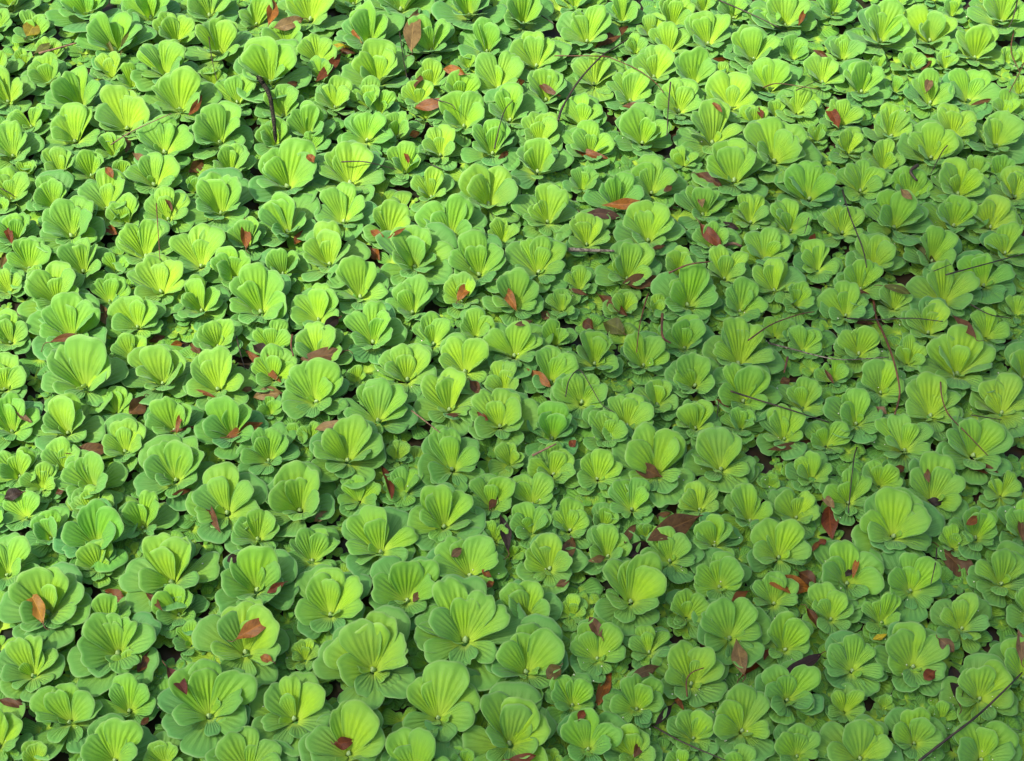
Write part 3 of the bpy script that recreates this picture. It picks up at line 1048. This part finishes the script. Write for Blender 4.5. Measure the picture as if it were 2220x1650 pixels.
# ------------------------------------------------------------------ labels: every plant is told by the fallen leaf it grows next to
MARKS = [((f[0] + f[2]) / 2, (f[1] + f[3]) / 2, f[6]) for f in FALLEN if f[6]]
assert len({m[2] for m in MARKS}) == len(MARKS)
MARKS.append((580, 235, 'speckled catkin'))
MARKS.append((1282, 543, 'lichen spotted branch'))
MARKS.append((1982, 372, 'black curled stick'))
SECT = ['right of', 'above right of', 'above', 'above left of', 'left of', 'below left of', 'below', 'below right of']
ORD = ['nearest', 'second', 'third', 'fourth', 'fifth', 'sixth', 'seventh']
def sector(m, p):
    return int(((math.degrees(math.atan2(m[1] - p[1], p[0] - m[0])) + 22.5) % 360) // 45)
def relate(pts, marks, skip=None):
    """for each point the (rank, sector, mark) that singles it out best"""
    table = {}
    for mi, m in enumerate(marks):
        for i, p in enumerate(pts):
            d = math.hypot(p[0] - m[0], p[1] - m[1])
            table.setdefault((mi, sector(m, p)), []).append((d, i))
    best = {}
    for (mi, s), l in table.items():
        l.sort()
        for rank, (d, i) in enumerate(l[:6]):
            cost = d * (1 + 1.2 * rank)
            if i not in best or cost < best[i][0]: best[i] = (cost, rank, s, mi)
    return best

NAMED = 300
centres = [(x, y - 0.35 * tl * w) for x, y, w, tl in ROSETTES]
rel = relate(centres[:NAMED], MARKS)

# ------------------------------------------------------------------ the rosettes
carpet_V, carpet_F, carpet_UV, carpet_C = [], [], [], []
count_v = 0
def add_leaf(f, M, c):
    global count_v
    P, F, uv = f
    Q = P @ np.array(M.to_3x3()).T + np.array(M.translation)
    carpet_V.append(Q); carpet_F.append(F + count_v); carpet_UV.append(uv)
    carpet_C.append(np.tile(np.array(c), (len(P), 1)))
    count_v += len(P)

def place(i, x, y, w, tl):
    q = random.Random(1000 + i)
    p = at_height(x, y, 0.012)
    mean = 100 + 28 * y / PH
    w = mean * (w / mean) ** 0.82
    rad = 0.5 * w * px_size(p) * 1.12
    p.z = q.uniform(-0.004, 0.004) + min(0.012, 0.06 * rad)
    hue = q.gauss(0, 0.10)
    plan = leaf_plan(rad, tl, q, 4 - 4 * x / PW - 9 * y / PH)
    if i < NAMED:
        root = bpy.data.objects.new('water_lettuce', None)
        root.empty_display_size = 0.03
        col.objects.link(root)
        root.location = p
        size = 'large' if w > 150 else 'small' if w < 104 else 'medium'
        _, rank, s, mi = rel[i]
        tag(root, f'{size} water lettuce {ORD[rank]} {SECT[s]} the {MARKS[mi][2]}', 'water lettuce', 'water lettuces crowded on the pond')
    for kind, az, e, L, r0, z0, t in plan:
        c = leaf_colour(t, hue, q)
        loc = Vector((r0 * math.cos(az), r0 * math.sin(az), z0))
        rot = Euler((e, R(q.gauss(0, 10)), az - math.pi / 2))
        k = q.randrange(14)
        if i < NAMED:
            o = link('leaf', LIBM[kind][k], root)
            o.location, o.rotation_euler = loc, rot
            o.scale = (L * q.uniform(0.92, 1.08), L, L)
            o.color = c
        else:
            add_leaf(LIB[kind][k], Matrix.Translation(p + loc) @ rot.to_matrix().to_4x4() @ Matrix.Scale(L, 4), c)
    if i < NAMED:
        b = link('bud', BUD, root)
        b.location = (0, 0, 0.012 + rad * 0.07)
        b.scale = (rad * 0.125,) * 3
        b.rotation_euler = (R(q.gauss(0, 12)), R(q.gauss(0, 12)), q.uniform(0, 6.28))

for i, r_ in enumerate(ROSETTES):
    place(i, *r_)

def flat_plant(x, y, z, rad, n, q, tilt, lib, c0):
    a = q.uniform(0, 6.28)
    for k in range(n):
        az = a + k * GOLD + q.gauss(0, 0.15)
        L = rad * q.uniform(0.75, 1.1) * (0.55 + 0.45 * k / n)
        e = R(max(2, q.gauss(tilt * (1.6 - k / n), 5)))
        c = np.array(c0) * q.uniform(0.85, 1.15)
        add_leaf(lib[q.randrange(len(lib))], Matrix.Translation((x, y, z)) @ Euler((e, R(q.gauss(0, 6)), az)).to_matrix().to_4x4() @ Matrix.Scale(L, 4), (*c, 1))

q = random.Random(5)
GREENS = [(0.13, 0.34, 0.025), (0.17, 0.38, 0.02), (0.11, 0.31, 0.035), (0.20, 0.38, 0.02), (0.09, 0.27, 0.04), (0.10, 0.29, 0.04)]
step = 0.046
for iy in range(-31, 38):
    for ix in range(-37, 38):
        x, y = ix * step + q.gauss(0, 0.014), iy * step + q.gauss(0, 0.014)
        px, py = project((x, y, 0))
        if not (-260 < px < PW + 260 and -300 < py < PH + 260): continue
        if q.random() < 0.22 - 0.22 * min(1, max(0, (px / PW) * 0.8 + (py / PH) * 0.35)): continue
        flat_plant(x, y, 0.003 + q.uniform(0, 0.004), (q.uniform(0.02, 0.035) if q.random() < 0.16 else q.uniform(0.045, 0.078)), q.choice([3, 4, 5]), q, 6, LOW, q.choice(GREENS))
for k in range(1500):
    px, py = PW * q.random() ** 0.6, PH * q.random()
    p = at_height(px, py, 0.0)
    flat_plant(p.x, p.y, 0.006 + q.uniform(0, 0.006), q.uniform(0.022, 0.05), q.choice([3, 4, 5]), q, 9, LOW, q.choice(GREENS[:4]))
# grown plants carrying on past the frame on every side
for iy in range(-13, 16):
    for ix in range(-18, 19):
        x, y = (ix + 0.5 * (iy % 2)) * 0.115 + q.gauss(0, 0.018), iy * 0.105 + q.gauss(0, 0.018)
        px, py = project((x, y, 0))
        if -70 < px < PW + 70 and -30 < py < PH + 150: continue
        if abs(x) > 1.9 or y < -1.25 or y > 1.5: continue
        rad = q.uniform(0.05, 0.085); hue = q.gauss(0, 0.1)
        for kind, az, e, L, r0, z0, t in leaf_plan(rad, 0.47, q):
            add_leaf(LOW[q.randrange(8)], Matrix.Translation((x + r0 * math.cos(az), y + r0 * math.sin(az), z0)) @ Euler((e, 0, az - math.pi / 2)).to_matrix().to_4x4() @ Matrix.Scale(L, 4), leaf_colour(t, hue, q))
me = mesh_np('young_water_lettuce', np.vstack(carpet_V), np.vstack(carpet_F), np.vstack(carpet_UV), np.vstack(carpet_C), M_LEAF_C)
o = link('young_water_lettuce', me)
tag(o, 'mat of small young water lettuce filling the gaps between the larger rosettes', 'water lettuce', kind='stuff')

# ------------------------------------------------------------------ litter lying on the plants
bpy.context.view_layer.update()
deps = bpy.context.evaluated_depsgraph_get()
_cache = {}
def surface(px, py):
    k = (round(px), round(py))
    if k not in _cache:
        hit, loc, *_ = scene.ray_cast(deps, CAM, ray(px, py))
        _cache[k] = loc.z if hit else 0.0
    return _cache[k]

COL = {'rust': (.31, .088, .020), 'maroon': (.165, .054, .016), 'orange': (.44, .135, .025), 'brown': (.195, .082, .034), 'tan': (.34, .18, .085),
       'pink': (.27, .135, .080), 'dark': (.040, .018, .012), 'olive': (.15, .145, .025), 'mustard': (.40, .27, .022), 'yellow': (.72, .48, .03),
       'red': (.24, .050, .014), 'purple': (.048, .020, .020), 'cream': (.55, .45, .28), 'maroonorange': (.19, .045, .014), 'orangeyellow': (.50, .20, .035),
       'purplebrown': (.17, .075, .065), 'maroonpink': (.16, .032, .026), 'olivebrown': (.17, .105, .022)}
WORD = {'maroonorange': 'maroon', 'orangeyellow': 'orange', 'purplebrown': 'brown', 'maroonpink': 'maroon', 'olivebrown': 'olive'}

FALLEN = [f for f in FALLEN if f[6] or math.hypot(f[2] - f[0], f[3] - f[1]) * f[4] > 175]
small = [i for i, f in enumerate(FALLEN) if not f[6]]
rels = {}
for cname in {FALLEN[i][5] for i in small}:
    ids = [i for i in small if FALLEN[i][5] == cname]
    b = relate([((FALLEN[i][0] + FALLEN[i][2]) / 2, (FALLEN[i][1] + FALLEN[i][3]) / 2) for i in ids], MARKS)
    for k, i in enumerate(ids): rels[i] = b[k]

def fallen(i, x1, y1, x2, y2, w, cname, name):
    q = random.Random(300 + i)
    x1, x2, y1, y2 = x1 - .09 * (x2 - x1), x2 + .09 * (x2 - x1), y1 - .09 * (y2 - y1), y2 + .09 * (y2 - y1)
    xc, yc = (x1 + x2) / 2, (y1 + y2) / 2
    zs = [surface(xc, yc), surface(x1 * .75 + x2 * .25, y1 * .75 + y2 * .25), surface(x1 * .25 + x2 * .75, y1 * .25 + y2 * .75)]
    zc = max(zs[0], (sum(zs)) / 3) + 0.005
    P0 = at_height(xc, yc, zc)
    m = px_size(P0)
    lim = 0.55 * math.hypot(x2 - x1, y2 - y1) * m
    za = min(max(zs[1], zc - lim), zc + lim) ; zb = min(max(zs[2], zc - lim), zc + lim)
    A, B = at_height(x1, y1, zc + (za - zc) * 0.6 + 0.002), at_height(x2, y2, zc + (zb - zc) * 0.6 + 0.002)
    ax = (B - A); L = ax.length; ax.normalize()
    tocam = (CAM - P0).normalized()
    nrm = (tocam * 0.75 + Vector((q.gauss(0, .25), q.gauss(0, .25), 0.35)))
    nrm = (nrm - ax * nrm.dot(ax)).normalized()
    side = ax.cross(nrm) * -1
    W = (w + 1.5) * 1.22 * m
    nv, nu = 17, 9
    fold = q.uniform(0.12, 0.42); curl = q.uniform(-0.16, 0.22); bend = q.uniform(-0.10, 0.10)
    if 'crescent' in name: bend = 0.14
    if 'curled' in name or 'arched' in name: curl = 0.35
    skew = q.uniform(0.42, 0.58); ph = q.uniform(0, 6)
    V, UV = [], []
    for a in range(nv):
        t = a / (nv - 1)
        tt = t ** (math.log(0.5) / math.log(skew))
        hw = 0.5 * W * max(0.015, math.sin(math.pi * tt)) ** 0.95
        for b in range(nu):
            u = b / (nu - 1) * 2 - 1
            n = fold * abs(u) * hw - curl * L * (0.25 - (t - 0.5) ** 2) * -0.6 + 0.05 * W * math.sin(t * 9 + ph + u * 2)
            n += 0.14 * W * u * (t - 0.5)
            s = u * hw + bend * L * (0.25 - (t - 0.5) ** 2) * 2 + 0.025 * W * math.sin(t * 13 + ph) * u
            V.append(A + ax * (L * t) + side * s + nrm * n - P0); UV.append(((u + 1) / 2, t))
    F = [(a * nu + b, a * nu + b + 1, (a + 1) * nu + b + 1, (a + 1) * nu + b) for a in range(nv - 1) for b in range(nu - 1)]
    o = link('fallen_leaf', mesh_np('fallen_leaf', [tuple(v) for v in V], F, UV, mat=M_DRY))
    o.location = P0
    c = np.array(COL[cname]) * np.array((0.45, 0.56, 0.40)) * q.uniform(0.88, 1.12)
    o.color = (*c, 1)
    cw = WORD.get(cname, cname)
    if name:
        lab = name if len(name.split()) >= 4 else name + ' on the lettuces'
        if name == 'largest brown leaf': lab = 'largest brown leaf with a dark stalk, lying between lettuces at lower centre'
    else:
        _, rank, s, mi = rels[i]
        lab = f'small {cw} leaf {ORD[rank]} {SECT[s]} the {MARKS[mi][2]}'
    tag(o, lab, 'fallen leaf', 'fallen leaves on the water lettuce')
    if w >= 13 and name:
        e = V[0] if q.random() < 0.5 else V[-nu]
        d = (-ax if e is V[0] else ax)
        ln = L * q.uniform(0.10, 0.2)
        e = V[nu // 2] if e is V[0] else V[-1 - nu // 2]
        pts = smooth_path([e - d * 0.08 * L, e + d * ln * 0.5 + side * q.gauss(0, .12) * ln, e + d * ln + side * q.gauss(0, .5) * ln - nrm * 0.003], 8)
        link('stalk', tube_mesh('stalk', [tuple(p) for p in pts], np.linspace(0.0011, 0.0008, 8), M_TWIG['stalk'], 6), o)

def lay(pts, n, lift):
    """a path through photograph pixels resting on the highest leaves below it"""
    P = smooth_path([(pts[k], pts[k + 1], 0) for k in range(0, len(pts), 2)], n)
    z = np.array([surface(p.x, p.y) for p in P])
    zm = np.array([z[max(0, k - 2):k + 3].max() for k in range(n)])
    for _ in range(4):
        s = np.convolve(np.pad(zm, 2, mode='edge'), np.ones(5) / 5, 'valid'); zm = np.maximum(z, s)
    s = np.convolve(np.pad(zm, 1, mode='edge'), np.ones(3) / 3, 'valid')
    return [at_height(p.x, p.y, h + lift) for p, h in zip(P, np.maximum(s, z))]

litter = []
for i, f in enumerate(FALLEN): fallen(i, *f)
for i, (th, kind, lab, pts) in enumerate(TWIGS):
    ln = sum(math.hypot(pts[k + 2] - pts[k], pts[k + 3] - pts[k + 1]) for k in range(0, len(pts) - 2, 2))
    n = max(8, int(ln / 9))
    P = lay(pts, n, 0.008)
    m = px_size(P[0])
    q = random.Random(i)
    rad = np.array([0.5 * (th + 0.5) * m * (1.0 - 0.45 * k / n) * (1 + q.uniform(-.12, .12)) for k in range(n)])
    base = P[n // 2].copy()
    o = link('twig', tube_mesh('twig', [tuple(p - base) for p in P], rad, M_TWIG[kind], 7))
    o.location = base
    tag(o, lab, 'twig', 'twigs and stalks on the water lettuce')

# the speckled catkin
def catkin():
    P = lay([558, 164, 572, 184, 584, 206, 590, 236, 595, 276, 598, 310], 60, 0.006)
    base = P[30].copy()
    n = len(P)
    t = np.linspace(0, 1, n)
    rad = (0.0066 - 0.0024 * t) * np.clip(np.minimum(t * 14, (1 - t) * 14) + 0.25, 0, 1) * px_size(base) / 0.00115
    V, F = tube([tuple(p - base) for p in P], rad, 16)
    V = V + np.random.default_rng(2).normal(0, 0.00035, V.shape)
    g = NT('catkin_scales')
    obj = g.n('TexCoord').outputs['Object']
    vo = g.n('TexVoronoi', inp={'Vector': obj, 'Scale': 330.0})
    c = g.mix(g.ramp(vo.outputs['Distance'], 0.30, 0.12), (0.012, 0.012, 0.009), (0.20, 0.17, 0.09))
    b = g.n('Bump', inp={'Strength': 0.8, 'Distance': 0.001, 'Height': vo.outputs['Distance']})
    p = g.n('BsdfPrincipled', inp={'Base Color': c, 'Roughness': 0.8, 'Normal': b.outputs[0], 'Specular IOR Level': 0.08})
    me = bpy.data.meshes.new('catkin')
    me.from_pydata([tuple(v) for v in V], [], [tuple(dict.fromkeys(f)) for f in F])
    me.polygons.foreach_set('use_smooth', np.ones(len(me.polygons), bool))
    me.materials.append(g.out(p.outputs[0]))
    o = link('catkin', me)
    o.location = base
    tag(o, 'blackish speckled catkin lying across lettuces in the upper left', 'catkin')
catkin()

# tiny white specks, thickest towards the lower right
def specks():
    q = random.Random(9)
    V, F = [], []
    k = 0
    while k < 170:
        px, py = q.uniform(0, PW), q.uniform(0, PH)
        if q.random() > 0.06 + 0.9 * min(1, max(0, (px / PW) * 0.7 + (py / PH) * 0.9 - 0.55)): continue
        z = surface(px, py)
        if z < 0.003 or z > 0.035: continue
        c = at_height(px, py, z + 0.0008)
        s = px_size(c) * q.uniform(0.9, 2.1)
        o = len(V)
        for j in range(7):
            a = 6.283 * j / 7
            V.append((c.x + s * math.cos(a), c.y + s * math.sin(a), c.z))
        V.append((c.x, c.y, c.z + s * 0.8)); V.append((c.x, c.y, c.z - s * 0.5))
        for j in range(7):
            F.append((o + j, o + (j + 1) % 7, o + 7)); F.append((o + (j + 1) % 7, o + j, o + 8))
        k += 1
    g = NT('white_specks')
    p = g.n('BsdfPrincipled', inp={'Base Color': (0.62, 0.66, 0.48, 1), 'Roughness': 0.5})
    o = link('petal_specks', mesh_np('petal_specks', V, F, mat=g.out(p.outputs[0])))
    tag(o, 'tiny whitish specks sprinkled over the leaves', 'specks', kind='stuff')
specks()
